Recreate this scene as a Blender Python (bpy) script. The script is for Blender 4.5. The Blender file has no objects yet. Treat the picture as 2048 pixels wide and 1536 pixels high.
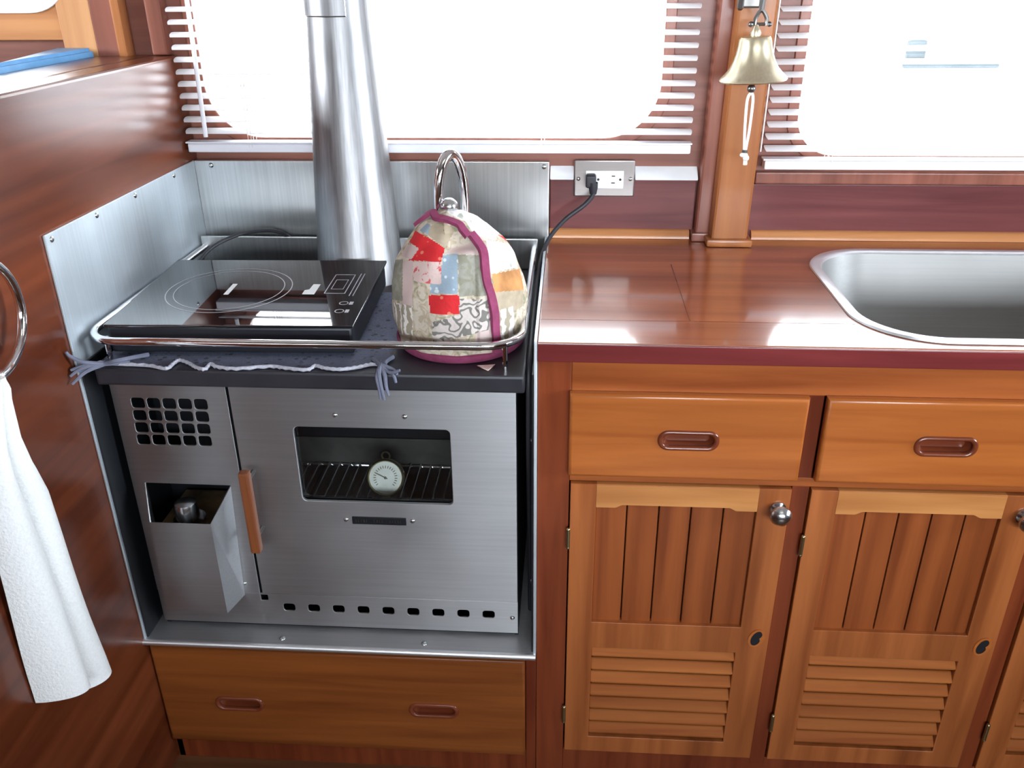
import bpy, bmesh, math, random
from math import pi, sin, cos, radians
from mathutils import Vector, Matrix
random.seed(4)
S = bpy.context.scene
COL = S.collection

# ------------------------------------------------------------------ materials
def new_mat(name):
    m = bpy.data.materials.new(name); m.use_nodes = True
    nt = m.node_tree
    return m, nt, nt.nodes["Principled BSDF"]

def ramp(nt, stops):
    r = nt.nodes.new("ShaderNodeValToRGB")
    e = r.color_ramp.elements
    while len(e) < len(stops): e.new(0.5)
    for i, (p, c) in enumerate(stops):
        e[i].position = p; e[i].color = (*c, 1)
    return r

def coords(nt, scale=(1, 1, 1), out="Object"):
    t = nt.nodes.new("ShaderNodeTexCoord"); mp = nt.nodes.new("ShaderNodeMapping")
    mp.inputs["Scale"].default_value = scale
    nt.links.new(t.outputs[out], mp.inputs[0])
    return mp.outputs[0]

def noise(nt, vec, scale=5, detail=4, dist=0.0, rough=.5):
    n = nt.nodes.new("ShaderNodeTexNoise")
    n.inputs["Scale"].default_value = scale; n.inputs["Detail"].default_value = detail
    n.inputs["Distortion"].default_value = dist; n.inputs["Roughness"].default_value = rough
    nt.links.new(vec, n.inputs["Vector"])
    return n.outputs[0]

def bump(nt, p, h, strength=.1, dist=.002):
    b = nt.nodes.new("ShaderNodeBump")
    b.inputs["Strength"].default_value = strength; b.inputs["Distance"].default_value = dist
    nt.links.new(h, b.inputs["Height"]); nt.links.new(b.outputs[0], p.inputs["Normal"])

def mixc(nt, f, a, b, mode="MIX"):
    m = nt.nodes.new("ShaderNodeMix"); m.data_type = "RGBA"; m.blend_type = mode
    if isinstance(f, float): m.inputs[0].default_value = f
    else: nt.links.new(f, m.inputs[0])
    for i, v in ((6, a), (7, b)):
        if isinstance(v, tuple): m.inputs[i].default_value = (*v, 1)
        else: nt.links.new(v, m.inputs[i])
    return m.outputs[2]

def wood(name, dark, light, axis="x", rough=.3, coat=.5, coat_rough=.1, fine=1.0, spec=.5, bmp=.012):
    m, nt, p = new_mat(name)
    sc = {"x": (1.3, 22, 22), "y": (22, 1.3, 22), "z": (22, 22, 1.3)}[axis]
    sc = tuple(v * fine for v in sc)
    v = coords(nt, sc)
    n1 = noise(nt, v, 1.6, 6, .5)
    v2 = coords(nt, tuple(s * .22 for s in sc))
    n2 = noise(nt, v2, 1.3, 3, .2)
    mid = tuple((a + b) / 2 for a, b in zip(dark, light))
    r1 = ramp(nt, [(.3, dark), (.5, mid), (.72, light)])
    nt.links.new(n1, r1.inputs[0])
    r2 = ramp(nt, [(.3, (.72, .68, .66)), (.7, (1.1, 1.08, 1.05))])
    nt.links.new(n2, r2.inputs[0])
    c = mixc(nt, 1.0, r1.outputs[0], r2.outputs[0], "MULTIPLY")
    nt.links.new(c, p.inputs["Base Color"])
    p.inputs["Roughness"].default_value = rough
    p.inputs["Coat Weight"].default_value = coat
    p.inputs["Coat Roughness"].default_value = coat_rough
    p.inputs["Specular IOR Level"].default_value = spec
    if bmp: bump(nt, p, n1, bmp, .0006)
    return m

def metal(name, col, rough, grain=None, var=.08, metallic=1.0, bstr=.03, aniso=None):
    m, nt, p = new_mat(name)
    if aniso:
        cv = nt.nodes.new("ShaderNodeCombineXYZ")
        for i in range(3): cv.inputs[i].default_value = aniso[1][i]
        nt.links.new(cv.outputs[0], p.inputs["Tangent"]); p.inputs["Anisotropic"].default_value = aniso[0]
    p.inputs["Metallic"].default_value = metallic
    p.inputs["Base Color"].default_value = (*col, 1)
    p.inputs["Roughness"].default_value = rough
    if grain:
        sc = {"x": (3, 160, 160), "y": (160, 3, 160), "z": (160, 160, 3)}[grain]
        n = noise(nt, coords(nt, sc), 1.5, 4)
        n2 = noise(nt, coords(nt, (6, 6, 6)), 1.2, 3)
        r = ramp(nt, [(.25, tuple(c * (1 - var * 2) for c in col)), (.75, tuple(min(1, c * (1 + var)) for c in col))])
        nt.links.new(mixc(nt, .5, n, n2), r.inputs[0])
        nt.links.new(r.outputs[0], p.inputs["Base Color"])
        mr = nt.nodes.new("ShaderNodeMapRange")
        mr.inputs[3].default_value = rough * .8; mr.inputs[4].default_value = rough * 1.25
        nt.links.new(n2, mr.inputs[0]); nt.links.new(mr.outputs[0], p.inputs["Roughness"])
        bump(nt, p, n, bstr, .0006)
    return m

def plain(name, col, rough=.5, spec=.5, var=.06, nscale=40, bstr=0.0, sheen=0.0, coat=0.0, trans=0.0):
    m, nt, p = new_mat(name)
    n = noise(nt, coords(nt), nscale, 4)
    r = ramp(nt, [(.3, tuple(max(0, c * (1 - var)) for c in col)), (.7, tuple(min(1, c * (1 + var)) for c in col))])
    nt.links.new(n, r.inputs[0]); nt.links.new(r.outputs[0], p.inputs["Base Color"])
    p.inputs["Roughness"].default_value = rough; p.inputs["Specular IOR Level"].default_value = spec
    p.inputs["Sheen Weight"].default_value = sheen; p.inputs["Coat Weight"].default_value = coat
    if bstr: bump(nt, p, n, bstr, .003)
    return m

def print_cloth(name, base, ink, scale=60, lo=.5, hi=.56, kind="noise", ink2=None):
    m, nt, p = new_mat(name)
    v = coords(nt)
    if kind == "noise":
        f = noise(nt, v, scale, 3, 1.2)
    elif kind == "dots":
        w = nt.nodes.new("ShaderNodeTexVoronoi"); w.inputs["Scale"].default_value = scale
        nt.links.new(v, w.inputs["Vector"]); f = w.outputs["Distance"]
    elif kind == "stripe":
        w = nt.nodes.new("ShaderNodeTexWave"); w.inputs["Scale"].default_value = scale
        w.inputs["Distortion"].default_value = 6; w.inputs["Detail Scale"].default_value = 2
        nt.links.new(v, w.inputs["Vector"]); f = w.outputs["Fac"]
    else:
        w = nt.nodes.new("ShaderNodeTexWave"); w.wave_type = "RINGS"; w.inputs["Scale"].default_value = scale
        w.inputs["Distortion"].default_value = 14; w.inputs["Detail"].default_value = 1
        w.inputs["Detail Scale"].default_value = 2.2
        nt.links.new(v, w.inputs["Vector"]); f = w.outputs["Fac"]
    if kind == "dots": r = ramp(nt, [(lo, ink), (hi, base)])
    elif ink2: r = ramp(nt, [(lo - .12, ink2), (lo - .06, base), (lo, base), (hi, ink)])
    else: r = ramp(nt, [(lo, base), (hi, ink)])
    nt.links.new(f, r.inputs[0]); nt.links.new(r.outputs[0], p.inputs["Base Color"])
    p.inputs["Roughness"].default_value = .9; p.inputs["Specular IOR Level"].default_value = .15
    bump(nt, p, noise(nt, v, 45, 3), .5, .006)
    return m

def glass_mat(name, tint=(1, 1, 1), gloss=.08):
    m = bpy.data.materials.new(name); m.use_nodes = True
    nt = m.node_tree; nt.nodes.clear()
    o = nt.nodes.new("ShaderNodeOutputMaterial"); mx = nt.nodes.new("ShaderNodeMixShader")
    t = nt.nodes.new("ShaderNodeBsdfTransparent"); g = nt.nodes.new("ShaderNodeBsdfGlossy")
    fr = nt.nodes.new("ShaderNodeFresnel"); fr.inputs[0].default_value = 1.45
    g.inputs["Roughness"].default_value = .02
    t.inputs[0].default_value = (*tint, 1)
    nt.links.new(fr.outputs[0], mx.inputs[0]); nt.links.new(t.outputs[0], mx.inputs[1])
    nt.links.new(g.outputs[0], mx.inputs[2]); nt.links.new(mx.outputs[0], o.inputs[0])
    return m

def lace_mat(name, col):
    m = bpy.data.materials.new(name); m.use_nodes = True
    nt = m.node_tree; p = nt.nodes["Principled BSDF"]; o = nt.nodes["Material Output"]
    p.inputs["Base Color"].default_value = (*col, 1); p.inputs["Roughness"].default_value = .95
    p.inputs["Specular IOR Level"].default_value = .1
    v = coords(nt)
    w = nt.nodes.new("ShaderNodeTexVoronoi"); w.inputs["Scale"].default_value = 75
    w.feature = "F1"; nt.links.new(v, w.inputs["Vector"])
    n = noise(nt, v, 26, 2)
    w2 = nt.nodes.new("ShaderNodeTexVoronoi"); w2.inputs["Scale"].default_value = 260
    nt.links.new(v, w2.inputs["Vector"])
    r1 = ramp(nt, [(.2, (1, 1, 1)), (.32, (.25, .25, .25))]); nt.links.new(w.outputs["Distance"], r1.inputs[0])
    r2 = ramp(nt, [(.25, (0, 0, 0)), (.45, (.7, .7, .7))]); nt.links.new(w2.outputs["Distance"], r2.inputs[0])
    f = mixc(nt, .5, r1.outputs[0], r2.outputs[0], "LIGHTEN")
    f = mixc(nt, n, f, (.25, .25, .25))
    t = nt.nodes.new("ShaderNodeBsdfTransparent"); mx = nt.nodes.new("ShaderNodeMixShader")
    nt.links.new(f, mx.inputs[0]); nt.links.new(p.outputs[0], mx.inputs[1]); nt.links.new(t.outputs[0], mx.inputs[2])
    nt.links.new(mx.outputs[0], o.inputs[0])
    return m

M = {}
M["partition"] = wood("varnished_dark_mahogany", (.068, .013, .004), (.185, .046, .017), "y", .3, .42, .2, .6, .3)
M["wallred"] = wood("red_mahogany_panel", (.110, .027, .028), (.21, .062, .062), "x", .4, .10, .2, 1, .2)
M["wallupper"] = wood("window_wall_mahogany", (.20, .075, .055), (.36, .150, .110), "x", .4, .15, .2, 1, .3)
M["counter"] = wood("counter_mahogany", (.24, .056, .017), (.46, .135, .046), "x", .3, 1.0, .09, .7, .4, 0)
M["counter_edge"] = wood("counter_edge_mahogany", (.13, .018, .018), (.22, .036, .036), "x", .3, .3, .15, 1, .3)
M["honey"] = wood("honey_teak", (.45, .20, .085), (.68, .36, .17), "z", .35, .2, .15, 1, .3)
M["honeyx"] = wood("honey_teak_across", (.45, .18, .065), (.68, .32, .13), "x", .35, .2, .15, 1, .3)
M["post"] = wood("post_teak", (.30, .100, .032), (.46, .180, .062), "z", .36, .15, .15, 1, .25)
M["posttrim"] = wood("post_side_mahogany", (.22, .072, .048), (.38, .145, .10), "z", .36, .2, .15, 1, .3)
M["frame"] = wood("face_frame_mahogany", (.125, .022, .007), (.25, .056, .018), "z", .32, .2, .15, 1, .3)
M["framex"] = wood("face_rail_mahogany", (.26, .062, .014), (.46, .135, .034), "x", .32, .2, .15, 1, .3)
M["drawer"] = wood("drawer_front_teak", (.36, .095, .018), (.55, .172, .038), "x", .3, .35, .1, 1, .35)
M["drawershade"] = wood("shaded_stove_drawer_teak", (.17, .045, .009), (.30, .090, .020), "x", .34, .15, .15, 1, .3)  # light falloff toward the floor is darkened into this teak
M["door"] = wood("door_stile_teak", (.25, .068, .018), (.44, .140, .040), "z", .32, .2, .15, 1, .3)
M["doorrail"] = wood("door_top_rail_teak", (.46, .175, .050), (.68, .31, .10), "x", .32, .2, .15, 1, .3)
M["panel"] = wood("door_plank_teak", (.19, .044, .011), (.36, .100, .026), "z", .34, .2, .15, 1, .3)
M["louver"] = wood("louver_slat_teak", (.30, .084, .020), (.50, .170, .044), "x", .6, 0, .2, 1, .1)
M["handlew"] = wood("recess_pull_mahogany", (.14, .030, .012), (.24, .058, .024), "x", .24, .4, .12, 1, .4)
M["ovenhandle"] = wood("oven_handle_wood", (.20, .058, .020), (.34, .11, .036), "z", .35, .3)
M["groove_slatshade"] = plain("dark_groove_and_slat_shade", (.035, .010, .004), .7, .1)  # plank joints, and shade coloured in behind the louver slats
M["floor"] = wood("cabin_sole_teak", (.10, .040, .018), (.20, .085, .036), "x", .4, .3)
M["steel"] = metal("brushed_stainless_face", (.50, .50, .51), .48, "x", .07, 1.0, .01, (.85, (0, 0, 1)))
M["steelv"] = metal("brushed_stainless_upright", (.54, .545, .54), .36, "z", .15, 1.0, .01, (.7, (1, 0, 0)))
M["steelsky"] = metal("brushed_stainless_skylit", (.80, .87, .92), .58, "z", .06)  # blue-white sky reflection is raised into the base colour
M["flue"] = metal("flue_stainless", (.29, .285, .29), .42, "z", .26)
M["sink"] = metal("satin_sink_steel", (.38, .375, .365), .55, "x", .05)
M["rim"] = metal("satin_rim_steel", (.88, .90, .92), .42)
M["chrome"] = metal("chrome", (.80, .80, .82), .07)
M["knob"] = metal("brushed_nickel_knob", (.62, .64, .66), .22)
M["screw"] = metal("screw_steel", (.62, .66, .66), .25)
M["brass"] = metal("bell_brass", (.74, .65, .46), .34, "z", .1)
M["hinge"] = metal("aged_brass_hinge", (.42, .36, .20), .35)
M["darkmetal"] = metal("dark_hook_metal", (.20, .19, .18), .35)
M["iron"] = plain("stove_top_black_iron", (.022, .021, .027), .42, .5, .15, 30, .05)
M["black"] = plain("black_enamel", (.010, .011, .014), .45, .4)
M["ovenin"] = plain("oven_lining", (.045, .045, .045), .45, .5, .2)
M["ovenback"] = plain("oven_back_lining", (.07, .066, .058), .5, .4, .2)
M["hopperin"] = plain("burner_valve_brown", (.10, .065, .030), .6, .3, .3, 60)
M["blackplastic"] = plain("cooktop_black_plastic", (.012, .013, .018), .4, .5)
m, nt, p = new_mat("black_ceramic_glass"); p.inputs["Base Color"].default_value = (.008, .008, .010, 1)
p.inputs["Roughness"].default_value = .025; p.inputs["IOR"].default_value = 2.3; M["ceramic"] = m
M["mark"] = plain("printed_grey_marking", (.45, .46, .50), .4)
M["marklight"] = plain("printed_white_label", (.85, .88, .88), .5)
M["cord"] = plain("black_rubber_cord", (.022, .022, .028), .5)
M["blind"] = plain("white_blind_vinyl", (.86, .86, .92), .4, .5, .02)
def translucent(name, col, w):
    m, nt, p = new_mat(name); p.inputs["Base Color"].default_value = (*col, 1); p.inputs["Roughness"].default_value = .45
    t = nt.nodes.new("ShaderNodeBsdfTranslucent"); t.inputs[0].default_value = (*col, 1)
    n = noise(nt, coords(nt), 12, 2); mr = nt.nodes.new("ShaderNodeMapRange"); mr.inputs[3].default_value = w - .05; mr.inputs[4].default_value = w + .05
    nt.links.new(n, mr.inputs[0]); mx = nt.nodes.new("ShaderNodeMixShader")
    nt.links.new(mr.outputs[0], mx.inputs[0]); nt.links.new(p.outputs[0], mx.inputs[1]); nt.links.new(t.outputs[0], mx.inputs[2])
    nt.links.new(mx.outputs[0], nt.nodes["Material Output"].inputs[0]); return m
M["slat"] = translucent("white_translucent_slat", (.985, .975, .985), .32)
M["cordw"] = plain("white_cotton_cord", (.86, .84, .80), .8, .2)
M["whitestrip"] = plain("plain_white_strip", (.90, .93, .95), .35, .5, .02)  # plain white for the wall strip and the window bead
M["outlet"] = plain("ivory_outlet_plastic", (.84, .82, .80), .4, .4, .02)
M["plate"] = metal("satin_outlet_plate", (.27, .245, .235), .36, "x", .05)
M["cushion"] = plain("blue_vinyl_cushion", (.13, .32, .56), .4, .5, .08)
M["lace"] = lace_mat("grey_lace", (.24, .26, .36))
M["lacehem"] = plain("pale_lace_hem", (.46, .46, .52), .9, .1, .2, 200, .3)
M["lacestrand"] = plain("grey_fringe_thread", (.17, .18, .24), .9, .1, .2)
M["towel"] = plain("white_terry_cloth", (.84, .85, .84), .95, .1, .04, 260, .6, .2)
M["dial"] = plain("cream_dial", (.95, .95, .80), .5, .4, .12, 60)
M["dialmark"] = plain("dial_ink", (.20, .18, .12), .6)
M["binding"] = plain("plum_binding_tape", (.27, .055, .12), .85, .15, .15, 80, .2)
M["pink"] = plain("blush_cotton_tag", (.72, .50, .47), .9, .1)
M["glass"] = glass_mat("window_glass")
M["ovenglass"] = glass_mat("oven_door_glass", (.92, .94, .95))
M["ceiling"] = plain("cabin_headliner", (.70, .66, .62), .8, .2)
M["interior"] = plain("cabin_side_wood", (.26, .17, .12), .6, .3, .2, 8)
M["outside"] = plain("bright_dock_water", (.80, .82, .84), .8, .2, .05, 1)
M["dock"] = plain("grey_dock_edge", (.057, .066, .070), .8, .0, .1, 3)
PATCH = {
 "base": print_cloth("beige_floral_print", (.50, .41, .30), (.62, .55, .45), 70, .48, .55, "noise", (.30, .30, .20)),
 "red": print_cloth("red_dotted_print", (.60, .030, .035), (.72, .22, .14), 75, .16, .24, "dots"),
 "blush": plain("blush_plain_cotton", (.60, .47, .44), .9, .1, .05, 30, .3),
 "blue": print_cloth("blue_dotted_print", (.30, .38, .45), (.60, .66, .68), 95, .2, .3, "dots"),
 "tan": plain("tan_cotton", (.44, .36, .26), .9, .1, .15, 60, .3),
 "olive": print_cloth("olive_print", (.26, .25, .19), (.32, .31, .26), 60, .45, .6),
 "rose": print_cloth("rose_floral_print", (.68, .52, .48), (.62, .12, .12), 70, .52, .58),
 "scroll": print_cloth("grey_scroll_print", (.60, .53, .49), (.20, .19, .17), 24, .58, .72, "rings"),
 "stripe": print_cloth("white_stroke_print", (.36, .31, .23), (.80, .76, .72), 28, .52, .66, "stripe"),
 "white": print_cloth("white_sprig_print", (.78, .74, .72), (.40, .42, .36), 55, .60, .66),
 "orange": plain("orange_batik_cotton", (.52, .25, .10), .9, .1, .3, 35, .3),
}

# ------------------------------------------------------------------ mesh helpers
class MB:
    def __init__(s): s.bm = bmesh.new()
    def _add(s, b, mi=0, smooth=True, flat=None):
        b.normal_update()
        for f in b.faces:
            f.material_index = mi; f.smooth = smooth
            if flat is not None and any(abs(f.normal.dot(a)) > .9995 for a in flat): f.smooth = False
        me = bpy.data.meshes.new("tmp"); b.to_mesh(me); b.free()
        s.bm.from_mesh(me); bpy.data.meshes.remove(me)
        return s
    def box(s, x0, x1, y0, y1, z0, z1, bev=0.0, mi=0, mat=None, seg=2):
        b = bmesh.new()
        bmesh.ops.create_cube(b, size=1)
        for v in b.verts:
            v.co = Vector(((x0 + x1) / 2 + v.co.x * (x1 - x0), (y0 + y1) / 2 + v.co.y * (y1 - y0), (z0 + z1) / 2 + v.co.z * (z1 - z0)))
        if bev > 0: bmesh.ops.bevel(b, geom=b.edges[:], offset=bev, segments=seg, profile=.6, affect="EDGES")
        fl = [Vector((1, 0, 0)), Vector((0, 1, 0)), Vector((0, 0, 1))]
        if mat is not None:
            bmesh.ops.transform(b, matrix=mat, verts=b.verts); fl = [(mat.to_3x3() @ a).normalized() for a in fl]
        return s._add(b, mi, True, fl)
    def tube(s, pts, r, n=10, closed=False, mi=0, flat=None):
        pts = [Vector(p) for p in pts]; N = len(pts)
        rs = r if isinstance(r, (list, tuple)) else [r] * N
        b = bmesh.new(); rings = []
        up = None
        for i, p in enumerate(pts):
            a = pts[(i - 1) % N] if (i > 0 or closed) else p
            c = pts[(i + 1) % N] if (i < N - 1 or closed) else p
            t = (c - a).normalized()
            if up is None:
                up = t.orthogonal().normalized()
            else:
                up = (up - t * up.dot(t))
                up = up.normalized() if up.length > 1e-6 else t.orthogonal().normalized()
            w = t.cross(up)
            rr = rs[i]
            rings.append([b.verts.new(p + (up * cos(2 * pi * k / n) + w * sin(2 * pi * k / n)) * rr) for k in range(n)])
        for i in range(N if closed else N - 1):
            A, B = rings[i], rings[(i + 1) % N]
            if closed and i == N - 1:
                off = min(range(n), key=lambda o: (A[0].co - B[o].co).length)
            else: off = 0
            for k in range(n):
                b.faces.new((A[k], A[(k + 1) % n], B[(k + 1 + off) % n], B[(k + off) % n]))
        if not closed:
            b.faces.new(rings[0][::-1]); b.faces.new(rings[-1])
        return s._add(b, mi)
    def lathe(s, prof, c=(0, 0, 0), axis="z", n=48, mi=0, mat=None):
        b = bmesh.new(); rings = []
        for r, h in prof:
            if r < 1e-6: rings.append([b.verts.new((0, 0, h))])
            else: rings.append([b.verts.new((r * cos(2 * pi * k / n), r * sin(2 * pi * k / n), h)) for k in range(n)])
        for A, B in zip(rings, rings[1:]):
            for k in range(n):
                k2 = (k + 1) % n
                if len(A) == 1 and len(B) == 1: continue
                if len(A) == 1: b.faces.new((A[0], B[k2], B[k]))
                elif len(B) == 1: b.faces.new((A[k], A[k2], B[0]))
                else: b.faces.new((A[k], A[k2], B[k2], B[k]))
        R = {"z": Matrix(), "y": Matrix.Rotation(pi / 2, 4, "X"), "x": Matrix.Rotation(pi / 2, 4, "Y")}[axis]
        T = Matrix.Translation(c) @ (mat if mat is not None else Matrix()) @ R
        bmesh.ops.transform(b, matrix=T, verts=b.verts)
        bmesh.ops.recalc_face_normals(b, faces=b.faces[:])
        return s._add(b, mi)
    def ball(s, c, r, sc=(1, 1, 1), mi=0, n=20):
        b = bmesh.new(); bmesh.ops.create_uvsphere(b, u_segments=n, v_segments=n // 2 + 2, radius=r)
        for v in b.verts: v.co = Vector((c[0] + v.co.x * sc[0], c[1] + v.co.y * sc[1], c[2] + v.co.z * sc[2]))
        return s._add(b, mi)
    def prism(s, poly, plane, a, b_, mi=0, bev=0.0):
        # poly in 2D; plane 'xz' extruded along y, 'xy' along z, 'yz' along x
        def P(u, v, w): return {"xz": (u, w, v), "xy": (u, v, w), "yz": (w, u, v)}[plane]
        b = bmesh.new()
        A = [b.verts.new(P(u, v, a)) for u, v in poly]; B = [b.verts.new(P(u, v, b_)) for u, v in poly]
        b.faces.new(A); b.faces.new(B[::-1])
        for i in range(len(poly)):
            j = (i + 1) % len(poly); b.faces.new((A[i], B[i], B[j], A[j]))
        bmesh.ops.recalc_face_normals(b, faces=b.faces[:])
        if bev: bmesh.ops.bevel(b, geom=b.edges[:], offset=bev, segments=2, affect="EDGES")
        return s._add(b, mi, True, [Vector((1, 0, 0)), Vector((0, 1, 0)), Vector((0, 0, 1))])
    def mesh(s, me, mat=None, mi=0):
        b = bmesh.new(); b.from_mesh(me)
        if mat is not None: bmesh.ops.transform(b, matrix=mat, verts=b.verts)
        bmesh.ops.recalc_face_normals(b, faces=b.faces[:])
        return s._add(b, mi)
    def grid(s, fn, nu, nv, closed_u=False, mi=0, mifn=None):
        b = bmesh.new()
        V = [[b.verts.new(fn(i / (nu if closed_u else nu - 1), j / (nv - 1))) for i in range(nu)] for j in range(nv)]
        for j in range(nv - 1):
            for i in range(nu if closed_u else nu - 1):
                i2 = (i + 1) % nu
                b.faces.new((V[j][i], V[j][i2], V[j + 1][i2], V[j + 1][i]))
        return s._add(b, mi)
    def holed(s, outer, holes, t, bev, plane, w0, mi=0):
        """flat plate with holes; plane 'xz': front face at y=w0, thickness going to +y; 'xy': top at z=w0 going down;
        'yz': face at x=w0 going to -x"""
        cu = bpy.data.curves.new("tmp", "CURVE"); cu.dimensions = "2D"; cu.fill_mode = "BOTH"
        cu.extrude = t / 2 - bev; cu.bevel_depth = bev; cu.bevel_resolution = 2; cu.offset = -bev if bev else 0
        for loop in [outer] + holes:
            sp = cu.splines.new("POLY"); sp.points.add(len(loop) - 1)
            for q, (u, v) in zip(sp.points, loop): q.co = (u, v, 0, 1)
            sp.use_cyclic_u = True
        o = bpy.data.objects.new("tmp", cu); COL.objects.link(o)
        dg = bpy.context.evaluated_depsgraph_get(); dg.update()
        me = bpy.data.meshes.new_from_object(o.evaluated_get(dg))
        bpy.data.objects.remove(o); bpy.data.curves.remove(cu)
        if plane == "xz": T = Matrix(((1, 0, 0, 0), (0, 0, -1, w0 + t / 2), (0, 1, 0, 0), (0, 0, 0, 1)))
        elif plane == "xy": T = Matrix.Translation((0, 0, w0 - t / 2))
        else: T = Matrix(((0, 0, 1, w0 - t / 2), (1, 0, 0, 0), (0, 1, 0, 0), (0, 0, 0, 1)))
        b = bmesh.new(); b.from_mesh(me); bpy.data.meshes.remove(me)
        bmesh.ops.remove_doubles(b, verts=b.verts[:], dist=1e-5)
        bmesh.ops.transform(b, matrix=T, verts=b.verts)
        bmesh.ops.recalc_face_normals(b, faces=b.faces[:])
        return s._add(b, mi, True, [Vector((1, 0, 0)), Vector((0, 1, 0)), Vector((0, 0, 1))])
    def build(s, name, mats, parent=None, label=None, angle=35, local=False):
        if not isinstance(mats, (list, tuple)): mats = [mats]
        off = Vector((0, 0, 0))
        if parent is not None and not local: off = world_loc(parent)
        if off.length > 0: bmesh.ops.translate(s.bm, verts=s.bm.verts[:], vec=-off)
        me = bpy.data.meshes.new(name); s.bm.to_mesh(me); s.bm.free()
        for m_ in mats: me.materials.append(m_)
        fl = [p_.use_smooth for p_ in me.polygons]
        me.set_sharp_from_angle(angle=radians(angle))
        me.polygons.foreach_set("use_smooth", fl)
        o = bpy.data.objects.new(name, me); COL.objects.link(o)
        if parent is not None: o.parent = parent
        if label: o["label"] = label
        return o

def world_loc(o):
    v = Vector((0, 0, 0))
    while o is not None: v += Vector(o.location); o = o.parent
    return v

def tag(o, label, cat, kind=None, group=None):
    o["label"] = label; o["category"] = cat
    if kind: o["kind"] = kind
    if group: o["group"] = group
    return o
def thing(name, label, cat, loc, rz=0.0, group=None):
    e = bpy.data.objects.new(name, None); COL.objects.link(e); e.empty_display_size = .05
    e.location = loc; e.rotation_euler = (0, 0, rz)
    return tag(e, label, cat, None, group)
def struct(name, mb, mat, label, cat): return tag(mb.build(name, mat), label, cat, "structure")

def rrect(x0, x1, z0, z1, r, n=8):
    out = []
    for cx, cz, a0 in ((x1 - r, z1 - r, 0), (x0 + r, z1 - r, pi / 2), (x0 + r, z0 + r, pi), (x1 - r, z0 + r, 1.5 * pi)):
        for k in range(n + 1):
            a = a0 + k / n * pi / 2; out.append((cx + r * cos(a), cz + r * sin(a)))
    return out
def rect(x0, x1, z0, z1): return [(x1, z1), (x0, z1), (x0, z0), (x1, z0)]
def smooth_path(pts, sub=8):
    P = [Vector(p) for p in pts]; out = []
    for i in range(len(P) - 1):
        p0 = P[max(i - 1, 0)]; p1 = P[i]; p2 = P[i + 1]; p3 = P[min(i + 2, len(P) - 1)]
        for k in range(sub):
            t = k / sub
            out.append(.5 * ((2 * p1) + (p2 - p0) * t + (2 * p0 - 5 * p1 + 4 * p2 - p3) * t * t + (-p0 + 3 * p1 - 3 * p2 + p3) * t ** 3))
    out.append(P[-1]); return out
def screw(parent, c, axis, r=.0045, name="screw", mat=None):
    mb = MB()
    d = {"y": -1, "z": 1, "x": 1}[axis]
    prof = [(0, .0026), (r * .55, .0022), (r * .9, .0011), (r, 0), (r, -.001)]
    if axis == "y": mb.lathe(prof, c, "y", 14)      # head towards -y
    elif axis == "x": mb.lathe(prof, c, "x", 14)
    else: mb.lathe(prof, c, "z", 14)
    return mb.build(name, mat or M["screw"], parent)

YB = 1.690      # face of the window wall
YF = 1.131      # counter / surround front
XP = -.737      # partition face

# ------------------------------------------------------------------ setting
struct("floor", MB().box(-2.7, 2.7, -2.1, 1.75, -.06, 0), M["floor"], "dark wooden cabin floor below the cabinets", "floor")
struct("ceiling", MB().box(-2.7, 2.7, -2.1, 1.75, 1.98, 2.04), M["ceiling"], "pale cabin ceiling above the galley", "ceiling")
W1 = rrect(-.700, .168, 1.089, 1.62, .105, 12)
W2 = rrect(.424, 1.30, 1.058, 1.62, .075, 12)
W3 = rrect(-1.95, -.920, 1.323, 1.75, .085, 12)
struct("wall_back", MB().holed(rect(-2.7, 2.7, -.05, 2.0), [W1, W2, W3], .03, 0, "xz", YB), M["wallupper"],
       "reddish mahogany wall with rounded window openings behind the galley", "wall")
struct("wall_far_left", MB().box(-2.76, -2.7, -2.1, 1.75, 0, 2.0), M["interior"], "dark wooden side wall at the far left of the cabin", "wall")
struct("wall_right", MB().holed(rect(-2.1, 1.75, 0, 2.0), [], .06, 0, "yz", 2.76), M["interior"], "dark wooden side wall at the right end of the cabin", "wall")
struct("wall_front", MB().holed(rect(-2.7, 2.7, -.05, 2.0), [], .03, 0, "xz", -2.1),
       M["interior"], "plain wooden cabin wall opposite the galley", "wall")
# partition: board plus wide cap
mb = MB().box(-.787, XP, -1.0, 1.688, 0, 1.241, .006, 0, None, 3)
mb.box(-.887, -.790, -1.0, 1.688, 1.20, 1.241, .004)
struct("wall_left", mb, M["partition"], "glossy dark mahogany partition left of the stove with wide flat top", "wall")
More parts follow.
